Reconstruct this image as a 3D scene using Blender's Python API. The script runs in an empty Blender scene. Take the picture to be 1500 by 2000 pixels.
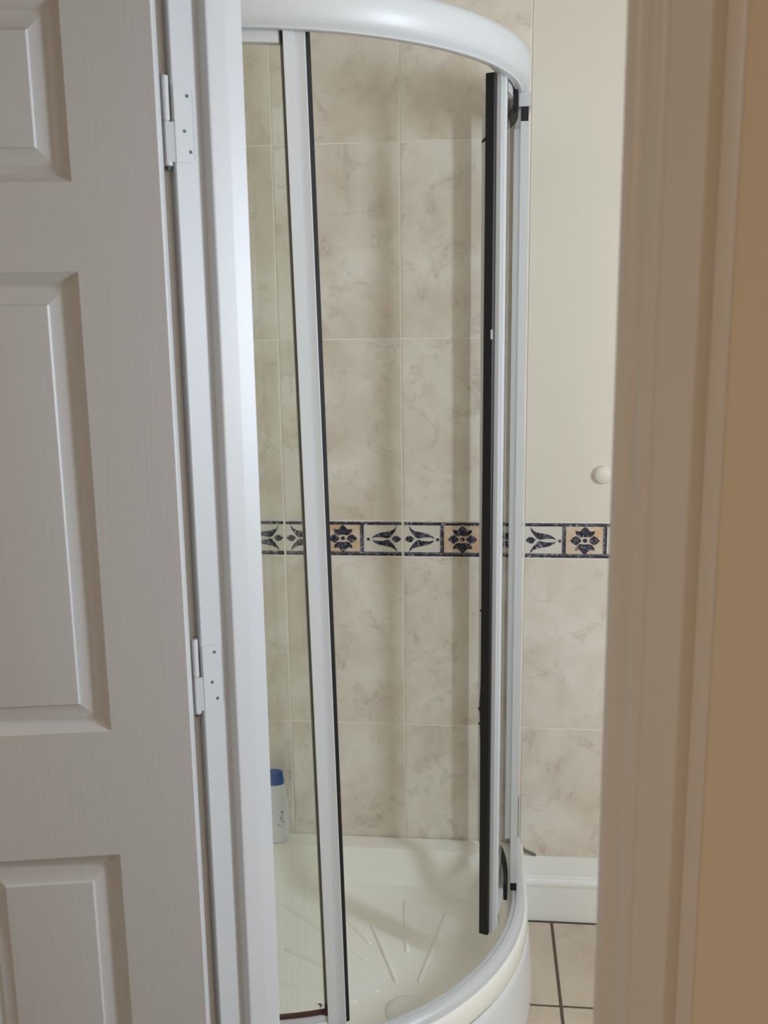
import bpy, bmesh, math, random
from mathutils import Vector, Matrix

random.seed(7)
S = bpy.context.scene
COL = S.collection
pi = math.pi

# ------------------------------------------------------------------ camera
EYE = (0.0, -2.3663, 1.578)
F_PX, PITCH, YAW, ROLL = 1900.0, 0.198318, 0.101431, -0.012957
fw = Vector((-math.sin(YAW) * math.cos(PITCH), math.cos(YAW) * math.cos(PITCH), -math.sin(PITCH)))
rt = Vector((math.cos(YAW), math.sin(YAW), 0))
up = rt.cross(fw)
rr = rt * math.cos(ROLL) + up * math.sin(ROLL)
uu = -rt * math.sin(ROLL) + up * math.cos(ROLL)
cam = bpy.data.cameras.new('camera')
co = bpy.data.objects.new('camera', cam)
COL.objects.link(co)
co.matrix_world = Matrix(((rr.x, uu.x, -fw.x, EYE[0]), (rr.y, uu.y, -fw.y, EYE[1]), (rr.z, uu.z, -fw.z, EYE[2]), (0, 0, 0, 1)))
cam.sensor_fit = 'VERTICAL'
cam.sensor_height = 24.0
cam.lens = F_PX * 24.0 / 2000.0
cam.clip_start = 0.02
cam.dof.use_dof = True
cam.dof.focus_distance = 2.0
cam.dof.aperture_fstop = 6.0
S.camera = co

# ------------------------------------------------------------------ world, lights, exposure
w = bpy.data.worlds.new('world')
S.world = w
w.use_nodes = True
bg = w.node_tree.nodes['Background']
bg.inputs[0].default_value = (0.75, 0.86, 1.0, 1)
bg.inputs[1].default_value = 0.6

WIN = (-1.64, -1.34, 1.12, 1.98)        # bathroom window: y0, y1, z0, z1 in the right wall
XL, XR = -0.73, 1.60                    # bathroom left and right wall faces
SOUTH = -1.80


def area(name, loc, target, sx, sy, power, color):
    l = bpy.data.lights.new(name, 'AREA')
    l.shape = 'RECTANGLE'
    l.size, l.size_y, l.energy, l.color = sx, sy, power, color
    o = bpy.data.objects.new(name, l)
    COL.objects.link(o)
    o.location = loc
    o.rotation_euler = (Vector(target) - Vector(loc)).to_track_quat('-Z', 'Y').to_euler()
    return o


area('window_daylight', (XR + 0.055, (WIN[0] + WIN[1]) / 2, (WIN[2] + WIN[3]) / 2),
     (0, (WIN[0] + WIN[1]) / 2, (WIN[2] + WIN[3]) / 2), 0.24, 0.80, 33.5, (0.785, 0.865, 1.0))
area('hall_lamp', (-1.25, -3.3, 2.40), (-1.25, -3.3, 0), 0.22, 0.22, 13.0, (1.0, 0.97, 0.94))
S.view_settings.view_transform = 'Standard'
S.view_settings.look = 'None'
S.view_settings.exposure = 0.13
S.view_settings.gamma = 1.0
S.view_settings.use_curve_mapping = False
S.cycles.use_denoising = True
S.cycles.max_bounces = 12
S.cycles.diffuse_bounces = 9
S.cycles.transparent_max_bounces = 24
S.cycles.caustics_reflective = False
S.cycles.caustics_refractive = False
S.cycles.sample_clamp_indirect = 4.0


# ------------------------------------------------------------------ materials
def lin(c):
    c /= 255.0
    return c / 12.92 if c <= 0.04045 else ((c + 0.055) / 1.055) ** 2.4


def rgb(r, g, b):
    return (lin(r), lin(g), lin(b), 1)


def mat(name, color, rough=0.5, **kw):
    m = bpy.data.materials.new(name)
    m.use_nodes = True
    b = m.node_tree.nodes['Principled BSDF']
    b.inputs['Base Color'].default_value = color
    b.inputs['Roughness'].default_value = rough
    for k, v in kw.items():
        b.inputs[k].default_value = v
    return m


def N(m, typ, **kw):
    n = m.node_tree.nodes.new(typ)
    for k, v in kw.items():
        setattr(n, k, v)
    return n


def L(m, a, b):
    m.node_tree.links.new(a, b)


def bsdf(m):
    return m.node_tree.nodes['Principled BSDF']


def ramp(m, fac, stops):
    r = N(m, 'ShaderNodeValToRGB')
    e = r.color_ramp.elements
    while len(e) < len(stops):
        e.new(0.5)
    for el, (p, c) in zip(e, stops):
        el.position, el.color = p, c
    L(m, fac, r.inputs[0])
    return r.outputs[0]


def noise(m, vec, scale, detail=4, rough=0.55, dist=0.0):
    n = N(m, 'ShaderNodeTexNoise')
    n.inputs['Scale'].default_value = scale
    n.inputs['Detail'].default_value = detail
    n.inputs['Roughness'].default_value = rough
    n.inputs['Distortion'].default_value = dist
    L(m, vec, n.inputs['Vector'])
    return n.outputs[0]


def mix(m, fac, a, b, blend='MIX'):
    n = N(m, 'ShaderNodeMix', data_type='RGBA', blend_type=blend)
    if isinstance(fac, (int, float)):
        n.inputs[0].default_value = fac
    else:
        L(m, fac, n.inputs[0])
    for s, v in ((6, a), (7, b)):
        if isinstance(v, tuple):
            n.inputs[s].default_value = v
        else:
            L(m, v, n.inputs[s])
    return n.outputs[2]


def position(m):
    return N(m, 'ShaderNodeNewGeometry').outputs['Position']


def tile_offset_vec(m):
    g = position(m)
    oi = N(m, 'ShaderNodeObjectInfo')
    sc = N(m, 'ShaderNodeVectorMath', operation='SCALE')
    L(m, oi.outputs['Location'], sc.inputs[0])
    sc.inputs['Scale'].default_value = 3.7
    ad = N(m, 'ShaderNodeVectorMath', operation='ADD')
    L(m, g, ad.inputs[0])
    L(m, sc.outputs[0], ad.inputs[1])
    return ad.outputs[0]


def stone_tile(name, base, light, spot, rough):
    m = mat(name, base, rough)
    v = tile_offset_vec(m)
    big = noise(m, v, 4.5, 5, 0.6, 0.4)
    c = ramp(m, big, [(0.36, base), (0.62, light)])
    mid = noise(m, v, 13, 6, 0.7, 0.8)
    f1 = ramp(m, mid, [(0.52, (0, 0, 0, 1)), (0.72, (0.8, 0.8, 0.8, 1))])
    fine = noise(m, v, 75, 3, 0.6)
    f2 = ramp(m, fine, [(0.5, (0, 0, 0, 1)), (0.68, (1, 1, 1, 1))])
    f = mix(m, 1.0, f1, f2, 'MULTIPLY')
    f = mix(m, 0.45, f, f1)
    c = mix(m, f, c, spot)
    L(m, c, bsdf(m).inputs['Base Color'])
    return m


M_TILE = stone_tile('beige_wall_tile', rgb(214, 203, 188), rgb(232, 228, 219), rgb(164, 146, 129), 0.32)
M_FLOOR = stone_tile('beige_floor_tile', rgb(196, 180, 161), rgb(208, 196, 178), rgb(160, 142, 124), 0.35)
M_GROUT_W = mat('pale_wall_grout', rgb(236, 231, 220), 0.8)
M_GROUT_F = mat('dark_floor_grout', rgb(98, 86, 72), 0.9)
M_WALL = mat('cream_wall_paint', rgb(222, 216, 203), 0.7)
M_HALL = mat('peach_hall_paint', rgb(232, 216, 191), 0.75)
M_CEIL = mat('ceiling_paint', rgb(236, 234, 228), 0.8)
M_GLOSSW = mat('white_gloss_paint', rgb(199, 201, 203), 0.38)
M_SKIRT = mat('white_skirting_paint', rgb(236, 238, 236), 0.4)
M_ARCH = mat('white_gloss_paint_hall', rgb(228, 222, 214), 0.4)
M_RAIL = mat('white_coated_metal', rgb(206, 209, 212), 0.36)
M_TRAY = mat('cream_acrylic', rgb(243, 242, 236), 0.22)
M_RISER = mat('white_acrylic', rgb(228, 230, 232), 0.25)
M_BLACK = mat('black_rubber', rgb(12, 12, 17), 0.5)
M_GASKET = mat('grey_gasket', rgb(112, 112, 102), 0.5)
M_RUST = mat('rusty_brown_seal', rgb(70, 42, 36), 0.7)
M_SCREW = mat('dark_screw', rgb(70, 74, 78), 0.5)
M_BLUE = mat('blue_plastic', rgb(32, 84, 160), 0.3)
M_BOTTLE = mat('white_plastic', rgb(222, 226, 232), 0.35)
M_PRINT = mat('grey_print', rgb(112, 112, 130), 0.6)
M_CARPET = mat('brown_carpet', rgb(140, 128, 116), 0.95)
M_KNOB = mat('white_knob_plastic', rgb(224, 219, 207), 0.5)
M_MOULD = mat('dark_sealant', rgb(110, 106, 100), 0.8)
M_CREAM_GLAZE = mat('cream_border_glaze', rgb(216, 212, 202), 0.3)

# off-white moulded door skin with pressed wood grain
M_DOOR = mat('white_door_paint', rgb(195, 196, 196), 0.45)
tc = N(M_DOOR, 'ShaderNodeTexCoord')
mp = N(M_DOOR, 'ShaderNodeMapping')
mp.inputs['Scale'].default_value = (150, 150, 5)
L(M_DOOR, tc.outputs['Object'], mp.inputs[0])
g1 = noise(M_DOOR, mp.outputs[0], 1.0, 4, 0.6, 0.6)
bmp = N(M_DOOR, 'ShaderNodeBump')
bmp.inputs['Strength'].default_value = 0.11
bmp.inputs['Distance'].default_value = 0.002
L(M_DOOR, g1, bmp.inputs['Height'])
L(M_DOOR, bmp.outputs[0], bsdf(M_DOOR).inputs['Normal'])

# navy marbled glaze of the border motifs
M_NAVY = mat('navy_marbled_glaze', rgb(28, 28, 44), 0.25)
v = position(M_NAVY)
n1 = noise(M_NAVY, v, 85, 3, 0.6, 2.0)
c1 = ramp(M_NAVY, n1, [(0.42, rgb(27, 27, 40)), (0.55, rgb(60, 62, 80)), (0.66, rgb(156, 158, 170))])
L(M_NAVY, c1, bsdf(M_NAVY).inputs['Base Color'])
M_GREYBAR = mat('grey_marbled_glaze', rgb(108, 110, 120), 0.3)
v = position(M_GREYBAR)
c1 = ramp(M_GREYBAR, noise(M_GREYBAR, v, 70, 3, 0.6, 2.0), [(0.4, rgb(62, 64, 78)), (0.56, rgb(112, 114, 124)), (0.72, rgb(186, 186, 190))])
L(M_GREYBAR, c1, bsdf(M_GREYBAR).inputs['Base Color'])
M_PEACH = mat('peach_border_glaze', rgb(206, 182, 154), 0.3)
v = position(M_PEACH)
c1 = ramp(M_PEACH, noise(M_PEACH, v, 26, 3, 0.5, 0.5), [(0.40, rgb(214, 204, 186)), (0.64, rgb(212, 176, 138))])
L(M_PEACH, c1, bsdf(M_PEACH).inputs['Base Color'])


def glass_mat(name, tint, scum):
    m = bpy.data.materials.new(name)
    m.use_nodes = True
    nt = m.node_tree
    nt.nodes.clear()
    out = N(m, 'ShaderNodeOutputMaterial')
    tr = N(m, 'ShaderNodeBsdfTransparent')
    tr.inputs[0].default_value = tint
    gl = N(m, 'ShaderNodeBsdfGlossy')
    gl.inputs['Roughness'].default_value = 0.02
    fr = N(m, 'ShaderNodeFresnel')
    fr.inputs[0].default_value = 1.45
    mx = N(m, 'ShaderNodeMixShader')
    geo = N(m, 'ShaderNodeNewGeometry')
    fac = N(m, 'ShaderNodeMath', operation='SUBTRACT', use_clamp=True)   # no internal reflection on the exit face
    L(m, fr.outputs[0], fac.inputs[0])
    L(m, geo.outputs['Backfacing'], fac.inputs[1])
    L(m, fac.outputs[0], mx.inputs[0])
    L(m, tr.outputs[0], mx.inputs[1])
    L(m, gl.outputs[0], mx.inputs[2])
    last = mx.outputs[0]
    if scum:                                   # dried limescale runs on the panes
        mpn = N(m, 'ShaderNodeMapping')
        mpn.inputs['Scale'].default_value = (38, 38, 1.6)
        L(m, position(m), mpn.inputs[0])
        f = ramp(m, noise(m, mpn.outputs[0], 1.0, 4, 0.6, 0.5), [(0.5, (0, 0, 0, 1)), (0.8, (scum, scum, scum, 1))])
        df = N(m, 'ShaderNodeBsdfDiffuse')
        df.inputs[0].default_value = rgb(225, 228, 222)
        m2 = N(m, 'ShaderNodeMixShader')
        L(m, f, m2.inputs[0])
        L(m, last, m2.inputs[1])
        L(m, df.outputs[0], m2.inputs[2])
        last = m2.outputs[0]
    L(m, last, out.inputs[0])
    return m


M_GLASS = glass_mat('shower_glass', (0.988, 0.995, 0.985, 1), 0.0)
M_GLASS_SCUM = glass_mat('limescaled_shower_glass', (0.958, 0.975, 0.952, 1), 0.14)
M_PANE = glass_mat('window_pane', (0.97, 0.98, 0.98, 1), 0.0)


# ------------------------------------------------------------------ mesh helpers
def make(name, verts, faces, m, parent=None, smooth=None):
    me = bpy.data.meshes.new(name)
    me.from_pydata([tuple(q) for q in verts], [], faces)
    bm = bmesh.new()
    bm.from_mesh(me)
    bmesh.ops.recalc_face_normals(bm, faces=bm.faces)
    bm.to_mesh(me)
    bm.free()
    if smooth is not None:
        for p in me.polygons:
            p.use_smooth = True
        me.set_sharp_from_angle(angle=math.radians(smooth))
    me.materials.append(m)
    o = bpy.data.objects.new(name, me)
    COL.objects.link(o)
    if parent:
        o.parent = parent
    return o


def tag(o, label, cat, kind=None, group=None):
    o['label'] = label
    if kind == 'structure' and not cat:
        base_ = o.name.split('.')[0].split('_')[0]
        cat = {'trim': 'door trim', 'baseboard': 'skirting board'}.get(base_, base_)
    if cat:
        o['category'] = cat
    if kind:
        o['kind'] = kind
    if group:
        o['group'] = group
    return o


class MB:
    def __init__(self):
        self.v, self.f = [], []

    def add(self, verts, faces):
        k = len(self.v)
        self.v += [tuple(q) for q in verts]
        self.f += [tuple(i + k for i in f) for f in faces]

    def box(self, x0, x1, y0, y1, z0, z1):
        self.add([(x, y, z) for z in (z0, z1) for y in (y0, y1) for x in (x0, x1)],
                 [(0, 1, 3, 2), (4, 5, 7, 6), (0, 1, 5, 4), (2, 3, 7, 6), (0, 2, 6, 4), (1, 3, 7, 5)])

    def prism(self, poly, z0, z1):               # plan polygon extruded upwards
        n = len(poly)
        self.add([(x, y, z0) for x, y in poly] + [(x, y, z1) for x, y in poly],
                 [tuple(range(n)), tuple(range(n, 2 * n))] + [(i, (i + 1) % n, n + (i + 1) % n, n + i) for i in range(n)])

    def tube(self, p0, p1, r, seg=12, r2=None):
        p0, p1 = Vector(p0), Vector(p1)
        d = (p1 - p0).normalized()
        a = d.orthogonal().normalized()
        b = d.cross(a)
        r2 = r if r2 is None else r2
        ring = lambda c, q: [c + a * q * math.cos(2 * pi * i / seg) + b * q * math.sin(2 * pi * i / seg) for i in range(seg)]
        self.add(ring(p0, r) + ring(p1, r2), [tuple(range(seg)), tuple(range(seg, 2 * seg))] +
                 [(i, (i + 1) % seg, seg + (i + 1) % seg, seg + i) for i in range(seg)])

    def lathe(self, prof, seg=24, sx=1.0, sy=1.0, c=(0, 0, 0)):
        n = len(prof)
        vs = []
        for r, z in prof:
            vs += [(c[0] + r * sx * math.cos(2 * pi * i / seg), c[1] + r * sy * math.sin(2 * pi * i / seg), c[2] + z) for i in range(seg)]
        fs = [(j * seg + i, j * seg + (i + 1) % seg, (j + 1) * seg + (i + 1) % seg, (j + 1) * seg + i) for j in range(n - 1) for i in range(seg)]
        fs += [tuple(range(seg)), tuple(range((n - 1) * seg, n * seg))]
        self.add(vs, fs)

    def loops(self, rows, close=False, caps=True):   # bridge rows of equal length
        n = len(rows[0])
        vs = [q for r in rows for q in r]
        fs = []
        for j in range(len(rows) - 1):
            for i in range(n if close else n - 1):
                k = (i + 1) % n
                fs.append((j * n + i, j * n + k, (j + 1) * n + k, (j + 1) * n + i))
        if caps:
            fs += [tuple(range(n)), tuple(range((len(rows) - 1) * n, len(rows) * n))]
        self.add(vs, fs)

    def build(self, name, m, parent=None, smooth=None):
        return make(name, self.v, self.f, m, parent, smooth)


def copy_of(o, loc, parent=None):
    c = o.copy()
    COL.objects.link(c)
    c.location = loc
    if parent:
        c.parent = parent
    for ch in list(o.children):
        k = ch.copy()
        COL.objects.link(k)
        k.parent = c
    return c


# ------------------------------------------------------------------ doorway frame of reference
ua = Vector((0.677, -0.736)).normalized()       # along the doorway, left jamb to right jamb
na = Vector((-ua.y, ua.x))                      # into the bathroom
if na.x < 0:
    na = -na
A0 = Vector((-0.3475, EYE[1] + 1.13))


def dw(s, q):
    p = A0 + ua * s + na * q
    return (p.x, p.y)


CEIL = 2.45
OPEN_R = 0.645                                  # right lining face along the doorway
WT = 0.086                                      # wall thickness at the doorway
HEAD = 2.04

# ------------------------------------------------------------------ the room shell
fl = MB(); fl.box(-0.95, 1.8, -2.6, 0.15, -0.12, -0.0022)
floor = tag(fl.build('floor', M_GROUT_F), 'beige stone tiled bathroom floor with dark grout', None, 'structure')
hf = MB()
pl = [dw(-0.13, 0.0), dw(OPEN_R + 0.1, 0.0), (0.2, -4.3), (-2.4, -4.3), (-2.4, -1.15)]
hf.prism(pl, -0.0021, 0.0)
tag(hf.build('floor', M_CARPET), 'brown carpeted hall floor outside the bathroom door', None, 'structure')
ce = MB(); ce.box(-2.6, 1.8, -4.5, 0.15, CEIL, CEIL + 0.1)
tag(ce.build('ceiling', M_CEIL), 'flat white ceiling', None, 'structure')

wb = MB()
wb.box(-0.95, 1.8, 0.0012, 0.15, 0, CEIL)
wall_back = tag(wb.build('wall_back', M_GROUT_W), 'back bathroom wall tiled beige with cream paint right of shower', None, 'structure')
pp = MB(); pp.box(0.1125, XR, -0.0002, 0.0012, 1.0795, CEIL)
pp.build('painted_plaster', M_WALL, wall_back)

wl = MB(); wl.box(-0.95, XL - 0.0012, -1.15, 0.008, 0, CEIL)
wall_left = tag(wl.build('wall_left', M_GROUT_W), 'left shower wall tiled in beige stone', None, 'structure')
wr = MB()
y0, y1, z0, z1 = WIN
for ya, yb, za, zb in ((-1.95, y0, 0, CEIL), (y1, 0.002, 0, CEIL), (y0, y1, 0, z0), (y0, y1, z1, CEIL)):
    wr.box(XR, 1.8, ya, yb, za, zb)
tag(wr.build('wall_right', M_WALL), 'right bathroom wall in cream paint with the window', None, 'structure')
wf = MB()
for ya, yb, za, zb in ((y0, y0 + 0.03, z0, z1), (y1 - 0.03, y1, z0, z1), (y0 + 0.03, y1 - 0.03, z0, z0 + 0.03), (y0 + 0.03, y1 - 0.03, z1 - 0.03, z1)):
    wf.box(XR + 0.002, XR + 0.045, ya, yb, za, zb)
window = tag(wf.build('window_1', M_GLOSSW), 'white framed bathroom window', None, 'structure')
pn = MB(); pn.box(XR + 0.021, XR + 0.027, y0 + 0.03, y1 - 0.03, z0 + 0.03, z1 - 0.03)
pn.build('pane', M_PANE, window)

# wall holding the bathroom door (diagonal), with its short returns
wd = MB()
wd.prism([dw(-0.03, 0), dw(-0.03, WT), (-0.375, -1.05), (-0.95, -1.05), (-0.95, -1.15), (-0.43, -1.15)], 0, CEIL)
wd.prism([dw(-0.13, 0.0), dw(OPEN_R + 0.03, 0.0), dw(OPEN_R + 0.03, WT), dw(-0.03, WT)], HEAD + 0.03, CEIL)
tag(wd.build('wall_front', M_HALL), 'hall side wall around and above the bathroom door', None, 'structure')
wx = MB()
kx = dw(OPEN_R + 0.19, 0.0)
wx.prism([dw(OPEN_R + 0.03, WT), dw(OPEN_R + 0.03, 0), kx, (kx[0], -4.3), (kx[0] + 0.1, -4.3), (kx[0] + 0.1, SOUTH)], 0, CEIL)
tag(wx.build('wall_hall', M_HALL), 'peach hall wall right of the white architrave', None, 'structure')

ws = MB()
ws.box(kx[0] + 0.1, 1.8, SOUTH - 0.14, SOUTH, 0, CEIL)
tag(ws.build('wall_south', M_WALL), 'cream bathroom wall right of the doorway', None, 'structure')

# remaining hall walls
hw = MB(); hw.box(-2.6, -2.4, -4.5, -1.05, 0, CEIL)
tag(hw.build('wall_west', M_HALL), 'far hall wall in peach paint', None, 'structure')
hw = MB(); hw.box(-2.4, kx[0] + 0.1, -4.5, -4.3, 0, CEIL)
tag(hw.build('wall_rear', M_HALL), 'rear hall wall in peach paint', None, 'structure')
hw = MB(); hw.box(-2.4, -0.95, -1.15, -1.05, 0, CEIL)
tag(hw.build('wall_hall_left', M_HALL), 'hall wall behind the open door in peach paint', None, 'structure')

# ------------------------------------------------------------------ wall tiles
GX, TW, TH, GAP, TD = -0.494, 0.300, 0.4487, 0.0042, 0.0011
BZ0, BZ1 = 0.986, 1.077
rows_low = [(BZ0 - TH, BZ0), (BZ0 - 2 * TH, BZ0 - TH)]
rows_up = [(BZ1, BZ1 + TH), (BZ1 + TH, BZ1 + 2 * TH), (BZ1 + 2 * TH, CEIL)]
mesh_cache = {}


def tile_mesh(wd_, ht, name, m):
    """tile with its front face at local y = 0, lower left corner at the origin"""
    key = (round(wd_, 4), round(ht, 4), name)
    if key not in mesh_cache:
        b, d = 0.0008, TD
        vs = [(0, d, 0), (wd_, d, 0), (wd_, d, ht), (0, d, ht), (0, b, 0), (wd_, b, 0), (wd_, b, ht), (0, b, ht),
              (b, 0, b), (wd_ - b, 0, b), (wd_ - b, 0, ht - b), (b, 0, ht - b)]
        fs = [(3, 2, 1, 0), (8, 9, 10, 11)]
        for i in range(4):
            j = (i + 1) % 4
            fs += [(i, j, 4 + j, 4 + i), (4 + i, 4 + j, 8 + j, 8 + i)]
        me = bpy.data.meshes.new(name)
        me.from_pydata(vs, [], fs)
        bm = bmesh.new(); bm.from_mesh(me)
        bmesh.ops.recalc_face_normals(bm, faces=bm.faces)
        bm.to_mesh(me); bm.free()
        me.materials.append(m)
        mesh_cache[key] = me
    return mesh_cache[key]


def put_tile(parent, name, m, x, z, wd_, ht, rot=0.0, origin=(0, 0), proud=0.0):
    o = bpy.data.objects.new(name, tile_mesh(wd_, ht, name, m))
    COL.objects.link(o)
    o.parent = parent
    if rot == 0.0:
        o.location = (x, -proud, z)
    else:
        o.location = (origin[0] + proud, origin[1] + x, z)
        o.rotation_euler = (0, 0, rot)
    return o


g = GAP / 2
ends = [XL, GX, GX + TW, GX + 2 * TW]
for (za, zb) in rows_up:
    for xa, xb in zip(ends[:-1], ends[1:]):
        put_tile(wall_back, 'wall_tile', M_TILE, xa + g, za + g, xb - xa - GAP, zb - za - GAP, proud=random.uniform(0, 0.0005))
ends_l = ends + [GX + TW * k for k in range(3, 7)] + [XR]
for (za, zb) in rows_low:
    for xa, xb in zip(ends_l[:-1], ends_l[1:]):
        put_tile(wall_back, 'wall_tile', M_TILE, xa + g, max(za, 0.002) + g, xb - xa - GAP, zb - max(za, 0.002) - GAP, proud=random.uniform(0, 0.0005))
# left shower wall (faces +x): local x runs along +y from the front towards the corner
for (za, zb) in rows_up + rows_low + [(BZ0, BZ1)]:
    yy = -0.001
    while yy > -1.05:
        ya = max(yy - TW, -1.049)
        put_tile(wall_left, 'wall_tile', M_TILE, ya + g, max(za, 0.002) + g, yy - ya - GAP, zb - max(za, 0.002) - GAP, rot=pi / 2, origin=(XL, 0.0))
        yy -= TW

# border tiles: cream bodies, peach flower panels, navy bars and motifs laid on the glaze
UN = 0.0003
tul_up = [(40, 110), (65, 82), (95, 66), (145, 58), (195, 48), (238, 22), (253, 3), (230, 13), (175, 15), (145, 9), (118, 5), (96, 14), (86, 28), (70, 46), (50, 76)]
tul_dn = [(40, -110), (66, -84), (96, -70), (145, -60), (195, -50), (238, -27), (250, -9), (228, -16), (175, -18), (145, -13), (120, -6), (98, -14), (88, -30), (70, -48), (48, -80)]
dia = [(4, 0), (30, 26), (60, 25), (86, 2), (60, -28), (30, -25)]
circ = lambda cx, cz, r, k=12: [(cx + r * math.cos(2 * pi * i / k), cz + r * math.sin(2 * pi * i / k)) for i in range(k)]
tulip = [tul_up, tul_dn, dia, circ(280, -4, 13)]
pet_half = [(0, 117), (18, 104), (33, 86), (44, 77), (60, 79), (80, 84), (76, 62), (68, 48), (54, 35), (34, 27), (14, 31)]
petal = pet_half + [(-x, z) for x, z in reversed(pet_half[1:])]
side = [(120, 0), (98, 25), (72, 40), (52, 27), (27, 0), (52, -26), (72, -39), (98, -24)]
flower = [petal, [(x, -z) for x, z in petal], side, [(-x, z) for x, z in side], circ(0, 0, 18)]


def flat_polys(polys, y0, y1):
    """polygons in x,z raised from y0 to y1 (towards the room)"""
    b = MB()
    for p in polys:
        n = len(p)
        b.add([(x, y0, z) for x, z in p] + [(x, y1, z) for x, z in p],
              [tuple(range(n)), tuple(range(n, 2 * n))] + [(i, (i + 1) % n, n + (i + 1) % n, n + i) for i in range(n)])
    return b


rect = lambda xa, xb, za, zb: [(xa, za), (xb, za), (xb, zb), (xa, zb)]
BH = BZ1 - BZ0 - 0.003


def border_parts(xmin):
    """motif polygons (metres, tile-local) clipped to panels right of xmin"""
    navy, grey, peach = [], [], []
    a, b = 0.0012, TW - GAP - 0.0012
    a = max(a, xmin)
    mid = BH / 2
    navy += [rect(a, b, BH - 0.0085, BH - 0.0035), rect(a, b, 0.0005, 0.0055)]
    grey += [rect(a, b, BH - 0.0034, BH - 0.0004), rect(a, b, 0.0056, 0.0105)]
    zl, zh = 0.0106, BH - 0.0086
    if xmin <= 0.0:
        navy += [[(0.001 + x * UN, mid + z * UN) for x, z in p] for p in tulip]
    navy += [[(TW - GAP - 0.001 - x * UN, mid + z * UN) for x, z in p] for p in tulip]
    cx = 0.1465
    navy += [[(cx + x * UN, mid + z * UN) for x, z in p] for p in flower]
    for xd, fl_ in ((0.0955, 1), (0.1945, -1)):
        if xd > xmin:
            grey.append(rect(xd - 0.0045, xd, zl, zh))
            navy.append(rect(xd + 0.0001, xd + 0.0048, zl, zh))
    peach.append(rect(0.1004, 0.1899, zl, zh))
    return navy, grey, peach


def border_tile(x, first=None, xmin=0.0):
    wd_ = TW - GAP
    o = put_tile(wall_back, 'border_tile', M_CREAM_GLAZE, x + g + xmin, BZ0 + 0.0015, wd_ - xmin, BH)
    if first:
        for ch in first.children:
            c = ch.copy(); COL.objects.link(c); c.parent = o
        return o
    nv, gr, pe = border_parts(xmin)
    sh = lambda ps: [[(px - xmin, pz) for px, pz in p] for p in ps]
    flat_polys(sh(pe), 0.001, -0.0003).build('flower_panel', M_PEACH, o)
    flat_polys(sh(gr), 0.001, -0.0007).build('grey_bar', M_GREYBAR, o)
    flat_polys(sh(nv), 0.001, -0.0009).build('navy_motif', M_NAVY, o)
    return o


bt = border_tile(GX)
for k in range(1, 6):
    border_tile(GX + TW * k, bt)
border_tile(GX - TW, None, XL - (GX - TW) + 0.001)
put_tile(wall_back, 'border_tile', M_CREAM_GLAZE, GX + 6 * TW + g, BZ0 + 0.0015, XR - (GX + 6 * TW) - GAP, BH)

# painted-over filler down the edge of the shower tiling
fb = MB(); fb.box(0.1085, 0.1165, -0.0008, 0.0011, BZ1 + 0.002, CEIL - 0.002)
fb.build('filler_strip', M_WALL, wall_back)

# ------------------------------------------------------------------ floor tiles (bathroom side of the doorway only)
FG = 0.0075
xs = [0.193 + 0.333 * k for k in range(-3, 5)]
ys = [-0.345 - 0.333 * k for k in range(-1, 5)]
thr = Vector(dw(0, 0.03))
fmesh = {}
for i in range(len(xs) - 1):
    for j in range(len(ys) - 1):
        xa, xb = max(xs[i], XL) + FG / 2, min(xs[i + 1], XR) - FG / 2
        ya, yb = ys[j + 1] + FG / 2, min(ys[j], -0.0235) - FG / 2
        ya = max(ya, SOUTH)
        if xb - xa < 0.02 or yb - ya < 0.02:
            continue
        if xb < 0.06 and ya > -0.5:
            continue                              # wholly under the shower tray
        cs = [Vector((x, y)) for x in (xa, xb) for y in (ya, yb)]
        dd = [(c - thr).dot(na) for c in cs]
        if max(dd) < 0.02:
            continue
        bm = bmesh.new()
        q = MB()
        e = 0.0008
        q.loops([[(xa, ya, -0.0021), (xb, ya, -0.0021), (xb, yb, -0.0021), (xa, yb, -0.0021)],
                 [(xa, ya, -e), (xb, ya, -e), (xb, yb, -e), (xa, yb, -e)],
                 [(xa + e, ya + e, 0), (xb - e, ya + e, 0), (xb - e, yb - e, 0), (xa + e, yb - e, 0)]], close=True)
        vs = [bm.verts.new((x - xa, y - ya, z)) for x, y, z in q.v]
        for f in q.f:
            bm.faces.new([vs[t] for t in f])
        if min(dd) < 0:
            r = bmesh.ops.bisect_plane(bm, geom=bm.verts[:] + bm.edges[:] + bm.faces[:], plane_co=(thr.x - xa, thr.y - ya, 0),
                                       plane_no=(-na.x, -na.y, 0), clear_outer=True)
            bmesh.ops.holes_fill(bm, edges=bm.edges[:], sides=0)
        bmesh.ops.recalc_face_normals(bm, faces=bm.faces)
        me = bpy.data.meshes.new('floor_tile')
        bm.to_mesh(me); bm.free()
        me.materials.append(M_FLOOR)
        o = bpy.data.objects.new('floor_tile', me)
        COL.objects.link(o)
        o.location = (xa, ya, 0)
        o.parent = floor

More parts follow.
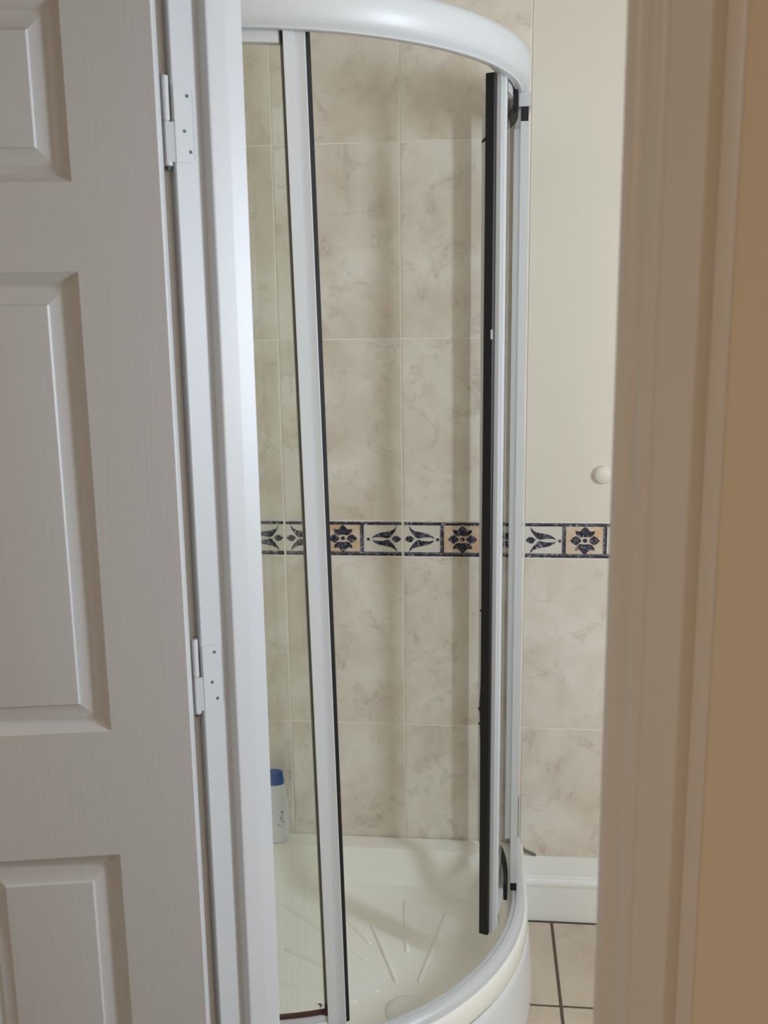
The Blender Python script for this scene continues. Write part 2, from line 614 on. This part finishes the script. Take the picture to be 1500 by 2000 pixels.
# ------------------------------------------------------------------ skirting board on the back wall
bb = MB()
prof = [(0.0, 0.0), (-0.019, 0.0), (-0.019, 0.098), (-0.0205, 0.101), (-0.021, 0.108), (-0.0195, 0.115), (-0.0165, 0.119), (-0.0135, 0.1205),
        (-0.0135, 0.1235), (-0.0125, 0.126), (-0.011, 0.128), (-0.0085, 0.150), (-0.0055, 0.165), (-0.004, 0.173), (-0.003, 0.178), (0.0, 0.178)]
bb.loops([[(x, y - 0.0008, z) for y, z in prof] for x in (0.1185, XR)], close=True)
base = tag(bb.build('baseboard_back', M_SKIRT, smooth=25), 'white moulded skirting board under the tiles right of shower', None, 'structure')
ms = MB()
ms.box(0.1010, 0.1035, -0.004, -0.0008, 0.222, 0.345)
ms.add([(0.1010, y, z) for y, z in ((-0.004, 0.222), (-0.0008, 0.222))] + [(0.1035, y, 0.222) for y in (-0.004, -0.0008)] +
       [(x, y, z) for x, z in ((0.1200, 0.1900), (0.1215, 0.1955), (0.150, 0.1795), (0.150, 0.1825)) for y in (-0.0075, -0.0008)],
       [(0, 2, 6, 4), (1, 3, 7, 5), (2, 3, 7, 6), (0, 1, 5, 4), (4, 6, 10, 8), (5, 7, 11, 9), (6, 7, 11, 10), (4, 5, 9, 8), (8, 10, 11, 9), (0, 2, 3, 1)])
ms.build('sealant', M_MOULD, base)

# ------------------------------------------------------------------ door lining, architraves
t1 = bpy.data.objects.new('trim_1', None)
COL.objects.link(t1)
t1.location = (A0.x, A0.y, 0)
tag(t1, 'white painted door lining with rebate and stop', None, 'structure')


def local(poly, org):
    return [(x - org[0], y - org[1]) for x, y in poly]


e = 0.0015
left_prof = [(-0.03, 0.0), (-e, 0), (0, e), (0.0, 0.0345), (0.0008, 0.0365), (0.003, 0.038), (0.0105, 0.0385), (0.0125, 0.0395), (0.013, 0.0415),
             (0.013, 0.0640), (0.0115, WT - 0.001), (0.0105, WT), (-0.03, WT)]
b = MB(); b.prism(local([dw(*p) for p in left_prof], A0), 0, HEAD)
b.build('jamb', M_GLOSSW, t1)
right_prof = [(OPEN_R + 0.03, 0), (OPEN_R + e, 0), (OPEN_R, e), (OPEN_R, 0.038), (OPEN_R - 0.013, 0.038), (OPEN_R - 0.013, WT), (OPEN_R + 0.03, WT)]
b = MB(); b.prism(local([dw(*p) for p in right_prof], A0), 0, HEAD)
b.build('jamb', M_GLOSSW, t1)
b = MB()
b.prism(local([dw(-0.03, 0), dw(OPEN_R + 0.03, 0), dw(OPEN_R + 0.03, WT), dw(-0.03, WT)], A0), HEAD, HEAD + 0.03)
b.prism(local([dw(0.013, 0.038), dw(OPEN_R - 0.013, 0.038), dw(OPEN_R - 0.013, WT), dw(0.013, WT)], A0), HEAD - 0.013, HEAD)
b.build('head', M_GLOSSW, t1)

arch = [(0, 0), (0, 0.0075), (0.002, 0.0095), (0.006, 0.0110), (0.0105, 0.0125), (0.0135, 0.0123), (0.0155, 0.0108), (0.0170, 0.0098), (0.0195, 0.0105),
        (0.0235, 0.0130), (0.0280, 0.0152), (0.0325, 0.0160), (0.0355, 0.0152), (0.0372, 0.0136), (0.0388, 0.0136), (0.0400, 0.0165), (0.0415, 0.0180),
        (0.0660, 0.0180), (0.0675, 0.0176), (0.0685, 0.0160), (0.0685, 0.0)]


def architrave(name, s0, sgn, label):
    b = MB()
    b.prism([dw(s0 + sgn * a, -q - 0.0004) for a, q in arch], 0, HEAD + 0.07)
    return tag(b.build(name, M_ARCH, smooth=35), label, None, 'structure')


ar = architrave('trim_2', OPEN_R + 0.0035, 1, 'moulded architrave on hall side right of the doorway')
cb = MB()
s1 = OPEN_R + 0.0035 + 0.0688
cb.prism([dw(s1, -0.0005), dw(s1, -0.006), dw(s1 + 0.003, -0.0032), dw(s1 + 0.008, -0.0008), dw(s1 + 0.009, -0.0005)], 0, HEAD + 0.07)
cb.build('caulk_bead', M_ARCH, ar, smooth=60)
architrave('trim_3', -0.012, -1, 'moulded architrave on hall side left of the doorway behind the door')

# ------------------------------------------------------------------ the open six panel door
DA = math.radians(11.0)
dd_ = Vector((-math.cos(DA), -math.sin(DA)))       # along the leaf, away from the hinge
df = Vector((math.sin(DA), -math.cos(DA)))         # visible face
Q = A0 - ua * 0.006 - na * 0.006
DW, DZ0, DZ1, DT = 0.638, 0.008, 2.030, 0.035
# leaf-local axes: x = along the leaf, y = out of the visible face, z up; the origin lies on the hinge edge of the visible face
org = Q + dd_ * 0.004 + df * 0.041
door_mw = Matrix(((dd_.x, df.x, 0, org.x), (dd_.y, df.y, 0, org.y), (0, 0, 1, 0), (0, 0, 0, 1)))
cols = [(0.0962, 0.2752), (0.3648, 0.5418)]
rows = [(0.215, 0.922), (1.087, 1.631), (1.726, 1.916)]
step = [(0, 0), (0.003, -0.0022), (0.008, -0.0052), (0.0150, -0.0072), (0.0190, -0.0072), (0.0345, -0.0026), (0.0365, -0.0006), (0.0405, -0.0002)]
db = MB()
xsd = [0.0015] + [x for c in cols for x in c] + [DW - 0.0015]
zsd = [DZ0 + 0.0015] + [z for r in rows for z in r] + [DZ1 - 0.0015]
for face in (0, 1):
    yy = (lambda d: d) if face == 0 else (lambda d: -DT - d)
    for i in range(len(xsd) - 1):
        for j in range(len(zsd) - 1):
            xa, xb, za, zb = xsd[i], xsd[i + 1], zsd[j], zsd[j + 1]
            if i % 2 == 1 and j % 2 == 1:
                lp = [[(xa + k, yy(d), za + k), (xb - k, yy(d), za + k), (xb - k, yy(d), zb - k), (xa + k, yy(d), zb - k)] for k, d in step]
                q = MB(); q.loops(lp, close=True, caps=False)
                q.f.append(tuple(len(q.v) - 4 + t for t in range(4)))
                db.add(q.v, q.f)
            else:
                db.add([(xa, yy(0), za), (xb, yy(0), za), (xb, yy(0), zb), (xa, yy(0), zb)], [(0, 1, 2, 3)])
o_, i_ = (0, DW, DZ0, DZ1), (xsd[0], xsd[-1], zsd[0], zsd[-1])
rr_ = lambda b, y: [(b[0], y, b[2]), (b[1], y, b[2]), (b[1], y, b[3]), (b[0], y, b[3])]
db.loops([rr_(i_, 0), rr_(o_, -0.0015), rr_(o_, -DT + 0.0015), rr_(i_, -DT)], close=True, caps=False)
me = bpy.data.meshes.new('door_1')
me.from_pydata(db.v, [], db.f)
bm = bmesh.new(); bm.from_mesh(me)
bmesh.ops.remove_doubles(bm, verts=bm.verts, dist=0.00005)
bmesh.ops.recalc_face_normals(bm, faces=bm.faces)
bm.to_mesh(me); bm.free()
for p in me.polygons:
    p.use_smooth = True
me.set_sharp_from_angle(angle=math.radians(17))
me.materials.append(M_DOOR)
door = bpy.data.objects.new('door_1', me)
COL.objects.link(door)
door.matrix_world = door_mw
tag(door, 'open white six panel door with pressed wood grain', None, 'structure')


def hinge(zc, h, leafw, lean):
    """painted butt hinge: barrel at the pivot and one leaf on the rebate of the jamb"""
    b = MB()
    px, py = Q.x, Q.y
    half = h / 2
    b.tube((px, py, zc - half - 0.004), (px, py, zc - 0.0008), 0.0052, 16)
    b.tube((px, py, zc + 0.0008), (px, py, zc + half + 0.004), 0.0048, 16)
    b.tube((px, py, zc - half), (px, py, zc + half), 0.0035, 12)
    # leaf: thin plate with rounded corners, wrapped from barrel on to the rebate
    r = 0.004
    out = []
    zb, zt = zc - half, zc + half - 0.006
    q1 = leafw
    for cx, cz, a0 in ((q1 - r, zb + r, -pi / 2), (q1 - r, zt - r, 0)):
        out += [(cx + r * math.cos(a0 + t * pi / 8), cz + r * math.sin(a0 + t * pi / 8)) for t in range(5)]
    out += [(0.001, zt), (0.001, zb)]
    n = len(out)
    lo = [(*dw(0.0001, q), z) for q, z in out]
    hi = [(*dw(0.0018, q), z) for q, z in out]
    b.add(lo + hi, [tuple(range(n)), tuple(range(n, 2 * n))] + [(i, (i + 1) % n, n + (i + 1) % n, n + i) for i in range(n)])
    # knuckle wrap joining barrel and leaf on the lower half
    b.add([(*dw(-0.001, -0.0095), zb), (*dw(0.0013, 0.0015), zb), (*dw(0.0001, 0.0015), zb), (*dw(-0.006, -0.002), zb),
           (*dw(-0.001, -0.0095), zc - 0.001), (*dw(0.0013, 0.0015), zc - 0.001), (*dw(0.0001, 0.0015), zc - 0.001), (*dw(-0.006, -0.002), zc - 0.001)],
          [(0, 1, 2, 3), (4, 5, 6, 7), (0, 1, 5, 4), (1, 2, 6, 5), (2, 3, 7, 6), (3, 0, 4, 7)])
    # door-side leaf lying on the hinge edge of the leaf
    inv = door_mw.inverted()
    o = make('hinge', [inv @ Vector(q) for q in b.v], b.f, M_GLOSSW, door, 40)
    s = MB()                                        # thin grey line along the outer edge of the leaf
    ck = [dw(0.0001, leafw + 0.0002), dw(0.0007, leafw + 0.0002), dw(0.0007, leafw + 0.0009), dw(0.0001, leafw + 0.0009)]
    s.prism(ck, zb + 0.004, zt - 0.004)
    make('leaf_edge_line', [inv @ Vector(t) for t in s.v], s.f, M_GASKET, o)
    s = MB()
    s.tube((px, py, zc - half - 0.0085), (px, py, zc - half - 0.0042), 0.0028, 10)
    make('hinge_pin', [inv @ Vector(t) for t in s.v], s.f, M_SCREW, o)
    for q, z in ((0.0175, zt - 0.010), (0.0125, zc - 0.010), (0.0190, zb + 0.012)):
        s = MB()
        c = Vector((*dw(0.0017, q), z))
        s.tube(c, c + Vector((ua.x, ua.y, 0)) * 0.0007, 0.0019, 10)
        make('screw', [inv @ Vector(t) for t in s.v], s.f, M_SCREW, o)
    return o


hinge(1.7965, 0.088, 0.0235, 0)
hinge(1.1370, 0.090, 0.0268, 0)

# ------------------------------------------------------------------ shower: quadrant outline
CX, CY = -0.47, -0.255
TX0 = XL + 0.002
TY1 = -0.002


def path(r, na_=28, ends=(0.0, 0.0)):
    pts = [(CX + r, TY1 - ends[0])] + [(CX + r * math.cos(t * pi / 2 / na_), CY - r * math.sin(t * pi / 2 / na_)) for t in range(na_ + 1)] + [(TX0 + ends[1], CY - r)]
    return pts


def sweep(prof, na_=28):
    """closed profile [(radius, z)] swept round the quadrant"""
    b = MB()
    cols_ = [path(r, na_) for r, z in prof]
    rows_ = [[(cols_[k][i][0], cols_[k][i][1], prof[k][1]) for k in range(len(prof))] for i in range(len(cols_[0]))]
    b.loops(rows_, close=True)
    return b


# tray: a closed loop of outline points shrunk step by step into the basin
def tray_loop(r, m, z, na_=28):
    arc = [(CX + r * math.cos(t * pi / 2 / na_), CY - r * math.sin(t * pi / 2 / na_)) for t in range(na_ + 1)]
    pts = [(TX0 + m, TY1 - m), (CX + r, TY1 - m)] + arc + [(TX0 + m, CY - r)]
    return [(x, y, z) for x, y in pts]


DRAIN = (-0.147, -0.548)
FZ = 0.125
tb = MB()
prof_t = [(0.585, 0.0, 0.001), (0.578, 0.0, 0.155), (0.5805, 0.0, 0.160), (0.5865, 0.0, 0.166), (0.5880, 0.0, 0.174), (0.5878, 0.0, 0.190), (0.5860, 0.0, 0.2045),
          (0.5830, 0.001, 0.2125), (0.5785, 0.003, 0.2158), (0.560, 0.02, 0.2165), (0.544, 0.046, 0.2170), (0.537, 0.054, 0.2150), (0.531, 0.060, 0.2095),
          (0.524, 0.069, 0.185), (0.516, 0.080, 0.153), (0.509, 0.090, 0.137), (0.499, 0.103, 0.1285), (0.486, 0.118, 0.1255), (0.470, 0.135, FZ)]
lps = [tray_loop(*p) for p in prof_t]
tb.loops(lps, close=True, caps=False)
nl = len(lps[0])
k0 = len(tb.v) - nl
tb.v.append((DRAIN[0] - 0.02, DRAIN[1] + 0.06, FZ - 0.001))
tb.f += [(k0 + i, k0 + (i + 1) % nl, len(tb.v) - 1) for i in range(nl)]
tb.f.append(tuple(range(nl)))
tray = tag(tb.build('shower_tray', M_TRAY, smooth=40), 'cream quadrant shower tray with radiating ribs in the tiled corner', 'shower tray')

rb = sweep([(0.5870, 0.0), (0.5990, 0.0), (0.5975, 0.040), (0.5905, 0.140), (0.5880, 0.1530), (0.5840, 0.1570), (0.5810, 0.157), (0.5850, 0.05)])
rp = rb.build('riser_panel', M_RISER, tray, 40)


def rib(p, q, wdt=0.0055, h=0.0034):
    b = MB()
    p, q = Vector((*p, FZ)), Vector((*q, FZ))
    d = (q - p)
    ln = d.length
    d.normalize()
    s = Vector((-d.y, d.x, 0))
    rows_ = []
    for f, sc in ((0.0, 0.15), (0.012, 0.7), (0.03, 1), (0.5, 1), (0.97, 1), (0.988, 0.7), (1, 0.15)):
        c = p + d * ln * f
        rows_.append([c - s * wdt * sc - Vector((0, 0, 0.001)), c - s * wdt * 0.72 * sc + Vector((0, 0, h * 0.7 * sc)), c + Vector((0, 0, h * sc)),
                      c + s * wdt * 0.72 * sc + Vector((0, 0, h * 0.7 * sc)), c + s * wdt * sc - Vector((0, 0, 0.001))])
    b.loops(rows_, close=True)
    return b.build('rib', M_TRAY, tray, 60)


rib((-0.264, -0.236), (-0.178, -0.462))
rib((-0.185, -0.150), (-0.164, -0.354))
rib((-0.077, -0.194), (-0.130, -0.458))
rib((-0.490, -0.192), (-0.254, -0.388))
rib((-0.452, -0.363), (-0.217, -0.492))
rib((-0.470, -0.478), (-0.260, -0.528))
rib((-0.380, -0.160), (-0.252, -0.330))
dc = MB()
dc.lathe([(0.046, 0.0), (0.048, 0.003), (0.044, 0.007), (0.030, 0.0115), (0.012, 0.014), (0.002, 0.0145)], 28, c=(DRAIN[0], DRAIN[1], FZ - 0.001))
dcap = dc.build('drain_cover', M_SKIRT, tray, 40)

# ------------------------------------------------------------------ shower enclosure
enc = bpy.data.objects.new('shower_enclosure', None)
COL.objects.link(enc)
tag(enc, 'white framed quadrant shower enclosure with two curved sliding glass doors', 'shower enclosure')
top = [(0.500, 2.084), (0.500, 2.036), (0.532, 2.036), (0.5325, 2.0155), (0.535, 2.0140), (0.5455, 2.0150), (0.5475, 2.0185), (0.5545, 2.0220), (0.5600, 2.0310),
       (0.5640, 2.0460), (0.5650, 2.0580), (0.5635, 2.0700), (0.5580, 2.0795), (0.5500, 2.0840)]
sweep(top, 40).build('top_rail', M_RAIL, enc, 40)
bot = [(0.5490, 0.2172), (0.5485, 0.2340), (0.5500, 0.2372), (0.5560, 0.2376), (0.5570, 0.2352), (0.5585, 0.2352), (0.5595, 0.2376), (0.5680, 0.2370), (0.5745, 0.2335),
       (0.5785, 0.2265), (0.5795, 0.2172)]
sweep(bot, 40).build('bottom_rail', M_RAIL, enc, 40)


def fixed_side(right):
    """flat pane between wall channel and post; right side on the back wall, else on the left wall"""
    def T(x, y):                      # right side as built; mirror about the diagonal for the other
        if right:
            return x, y
        k = x - CX
        return (XL + (0.0 - y)), CY - k
    def bx(name, xa, xb, ya, yb, za, zb, m, bev=0.0):
        b = MB()
        P = [T(xa, ya), T(xb, ya), T(xb, yb), T(xa, yb)]
        b.prism(P, za, zb)
        return b.build(name, m, enc)
    bx('wall_channel', 0.068, 0.094, -0.026, -0.0015, 0.2380, 1.9895, M_RAIL)
    bx('fixed_pane', 0.078, 0.083, -0.238, -0.0255, 0.2385, 1.9895, M_GLASS)
    bx('post', 0.0745, 0.0905, -0.262, -0.2375, 0.2585, 1.962, M_RAIL)
    bx('head_channel', 0.0700, 0.0945, -0.264, -0.0015, 1.9900, 2.0160, M_RAIL)
    bx('post_plug', 0.0755, 0.0900, -0.260, -0.239, 1.9625, 1.9898, M_BLACK)
    bx('post_plug', 0.0755, 0.0900, -0.260, -0.239, 0.2378, 0.2583, M_BLACK)


fixed_side(True)
fixed_side(False)


def pol(r, phi, z):
    """phi measured from straight ahead (towards the camera) to the right"""
    return (CX + r * math.sin(phi), CY - r * math.cos(phi), z)


def sliding_door(ph_top, ph_bot, span, sgn, label, Z1, glass):
    """leading edge at ph, leaf runs away in direction sgn; ph may differ top/bottom (the leaf hangs slightly out of plumb)"""
    Z0 = 0.2405
    R0 = 0.520
    ph = lambda z: ph_bot + (ph_top - ph_bot) * (z - Z0) / (Z1 - Z0)
    P = lambda tau, r, z: pol(r, ph(z) + sgn * tau / R0, z)
    zs = [Z0 + (Z1 - Z0) * i / 6 for i in range(7)]
    frame = MB()
    sec = [(0, 0.5045), (0, 0.5330), (0.0012, 0.5336), (0.0160, 0.5288), (0.0168, 0.5342), (0.0345, 0.5342), (0.0345, 0.5045)]
    frame.loops([[P(t, r, z) for t, r in sec] for z in zs], close=True)
    ns = 16
    taus = [0.0346 + (span - 0.0346) * i / ns for i in range(ns + 1)]
    for za, zb in ((1.998, Z1 - 0.0005), (0.2545, 0.2680)):
        frame.loops([[P(t, 0.5115, za), P(t, 0.5295, za), P(t, 0.5295, zb), P(t, 0.5115, zb)] for t in taus], close=True)
    frame.loops([[P(t, r, z) for t, r in ((span, 0.5100), (span, 0.5310), (span + 0.020, 0.5310), (span + 0.020, 0.5100))] for z in zs], close=True)
    fr = frame.build('sliding_door', M_RAIL, enc, 40)
    fr['label'] = label
    gl = MB()
    gl.loops([[P(t, 0.5175, 0.2682), P(t, 0.5235, 0.2682), P(t, 0.5235, 1.9978), P(t, 0.5175, 1.9978)] for t in [0.0376 + (span - 0.0376) * i / 24 for i in range(25)]], close=True)
    gl.build('glass', glass, fr, 40)
    gk = MB()
    gk.loops([[P(t, r, z) for t, r in ((0.0347, 0.514), (0.0347, 0.527), (0.0374, 0.527), (0.0374, 0.514))] for z in [0.2684 + 1.7292 * i / 6 for i in range(7)]], close=True)
    gk.build('gasket', M_GASKET, fr)
    return fr, P


def phi_for(t, r):
    """angle at which a point of radius r is seen along the plan direction t = x / distance"""
    lo, hi = 0.0, 1.45
    for _ in range(60):
        m = (lo + hi) / 2
        x, y, _z = pol(r, m, 0)
        if x / (y - EYE[1]) < t:
            lo = m
        else:
            hi = m
    return (lo + hi) / 2


# left door, its leading edge hanging out of plumb
pt, pb = phi_for(-0.1738, 0.523), phi_for(-0.1560, 0.523)
ldoor, PL = sliding_door(pt, pb, 0.385, -1, 'left curved glass door with white edge', 2.0330, M_GLASS_SCUM)
sl = MB()
sl.loops([[PL(t, r, z) for t, r in ((0.0, 0.506), (0.0, 0.5235), (-0.0080, 0.5235), (-0.0105, 0.520), (-0.0105, 0.509), (-0.0080, 0.506))] for z in [0.2405 + 1.792 * i / 6 for i in range(7)]], close=True)
sl.build('magnetic_seal', M_BLACK, ldoor)
b = MB()
tl = [0.0378 + 0.34 * i / 12 for i in range(13)]
b.loops([[PL(t, 0.5160, 0.2682), PL(t, 0.5250, 0.2682), PL(t, 0.5250, 0.2740), PL(t, 0.5160, 0.2740)] for t in tl], close=True)
b.loops([[PL(t, r, z) for t, r in ((0.0345, 0.5295), (0.0345, 0.5305), (0.0395, 0.5305), (0.0395, 0.5295))] for z in (0.2685, 0.292)], close=True)
b.build('bottom_seal', M_RUST, ldoor)['label'] = 'rust brown bottom seal'
b = MB()
b.loops([[PL(t, r, z) for t, r in ((0.0348, 0.5296), (0.0348, 0.5310), (0.0392, 0.5310), (0.0392, 0.5296))] for z in (1.996, 2.0320)], close=True)
b.build('end_cap', M_BLACK, ldoor)

# right door, slid back behind its fixed pane
pr = phi_for(0.0065, 0.512)
rdoor, PR = sliding_door(pr, pr, 0.375, 1, 'right curved glass door with torn black edge seal', 2.0155, M_GLASS)
sr = MB()
zz = [0.2390 + 1.7780 * i / 60 for i in range(61)]
rag = lambda z: (0.0016 if abs(z - 0.757) < 0.05 else 0.0) + 0.0009 * math.sin(z * 2.1)
rows_ = []
for z in zz:
    k = rag(z) + (random.uniform(-0.0012, 0.0014) if abs(z - 0.757) < 0.06 else 0)
    rows_.append([PR(t, r, z) for t, r in ((0.0, 0.5030 - k), (0.0, 0.5240), (-0.006, 0.5240), (-0.009, 0.5215), (-0.009, 0.5055 - k), (-0.006, 0.5030 - k))])
sr.loops(rows_, close=True)
seal = sr.build('magnetic_seal', M_BLACK, rdoor)
for z, ln, dz in ((1.900, 0.0060, -0.004), (0.9755, 0.0030, 0.003), (0.750, 0.0055, 0.014), (0.724, 0.0045, 0.006)):
    flp = MB()
    flp.loops([[PR(-0.002, 0.5050, z), PR(-0.006, 0.5050, z), PR(-0.006, 0.5050, z + 0.004 + abs(dz)), PR(-0.002, 0.5050, z + 0.004 + abs(dz))],
               [PR(-0.003, 0.5020 - ln, z + dz), PR(-0.005, 0.5020 - ln, z + dz), PR(-0.005, 0.5020 - ln, z + dz + 0.0025), PR(-0.003, 0.5020 - ln, z + dz + 0.0025)]], close=True)
    flp.build('torn_shred', M_BLACK, rdoor)
b = MB()
b.loops([[PR(t, r, z) for t, r in ((-0.0092, 0.5190), (-0.0092, 0.5238), (-0.0098, 0.5238), (-0.0098, 0.5190))] for z in (1.532, 1.5505)], close=True)
b.build('white_chip', M_RAIL, rdoor)
for z0, z1 in ((1.970, 2.034), (0.2400, 0.2850)):
    b = MB()
    tt = [0.13 + 0.16 * i / 8 for i in range(9)]
    b.loops([[PR(t, 0.5300, z0), PR(t, 0.5390, z0), PR(t, 0.5390, z1), PR(t, 0.5300, z1)] for t in tt], close=True)
    b.build('roller_block', M_BLACK, rdoor)
for z0, z1 in ((1.985, 2.0165), (0.242, 0.2665)):
    b = MB()
    b.loops([[PR(t, r, z) for t, r in ((0.0348, 0.529), (0.0348, 0.5345), (0.0375, 0.5345), (0.0375, 0.529))] for z in (z0, z1)], close=True)
    b.build('end_cap', M_BLACK, rdoor)

# ------------------------------------------------------------------ small things
bo = bpy.data.objects.new('shampoo_bottle', None)
COL.objects.link(bo)
bo.location = (-0.5365, -0.040, 0.2166)
bo.rotation_euler = (0, 0, 0.12)
tag(bo, 'white shampoo bottle with blue cap on tray ledge behind left glass', 'bottle')
b = MB()
b.lathe([(0.030, 0.0), (0.033, 0.003), (0.0345, 0.010), (0.0350, 0.040), (0.0348, 0.085), (0.0330, 0.115), (0.0300, 0.140), (0.0275, 0.158), (0.0268, 0.162), (0.024, 0.163)], 32, 1.0, 0.62)
b.build('body', M_BOTTLE, bo, 40)
b = MB()
b.lathe([(0.0262, 0.1625), (0.0264, 0.166), (0.0240, 0.186), (0.0228, 0.1935), (0.0200, 0.1958), (0.004, 0.1962)], 32, 1.0, 0.66)
b.build('cap', M_BLUE, bo, 40)
b = MB()
random.seed(3)
for k in range(17):                                  # faint small print, too fine to read
    x, z = random.uniform(0.006, 0.021), 0.040 + 0.0031 * k
    if 0.045 < z < 0.092:
        ln = random.uniform(0.002, 0.006)
        y = -0.62 * math.sqrt(max(0.0352 ** 2 - x * x, 1e-6))
        y2 = -0.62 * math.sqrt(max(0.0352 ** 2 - (x + ln) ** 2, 1e-6))
        b.add([(x, y - 0.0003, z), (x + ln, y2 - 0.0003, z), (x + ln, y2 - 0.0003, z + 0.0015), (x, y - 0.0003, z + 0.0015),
               (x, y + 0.001, z), (x + ln, y2 + 0.001, z), (x + ln, y2 + 0.001, z + 0.0015), (x, y + 0.001, z + 0.0015)],
              [(0, 1, 2, 3), (4, 5, 6, 7), (0, 1, 5, 4), (1, 2, 6, 5), (2, 3, 7, 6), (3, 0, 4, 7)])
b.build('label_print', M_PRINT, bo)

b = MB()
b.lathe([(0.0225, 0.0), (0.0225, 0.004), (0.0215, 0.008), (0.018, 0.0125), (0.010, 0.0155), (0.001, 0.016)], 32)
kn = b.build('wall_knob', M_KNOB, None, 40)
kn.location = (0.2915, 0.0008, 1.196)
kn.rotation_euler = (pi / 2, 0, 0)
tag(kn, 'small round white knob on cream wall above border tiles', 'knob')

b = MB()
cv = [(-0.006, 0.004), (-0.002, 0.0035), (0.002, 0.001), (0.004, -0.003), (0.0035, -0.007)]
rad = [0.0006, 0.0012, 0.0018, 0.0022, 0.0012]
rows_ = [[(x + r * math.cos(a) * 0.7, y + r * math.cos(a) * 0.7, r * 0.9 + r * math.sin(a) * 0.9) for a in [2 * pi * i / 8 for i in range(8)]] for (x, y), r in zip(cv, rad)]
b.loops(rows_, close=True)
sc = b.build('dark_scrap', M_SCREW, None, 60)
sc.location = (-0.338, -0.545, FZ - 0.0004)
tag(sc, 'tiny dark curled scrap lying on the cream tray behind left glass', 'scrap')
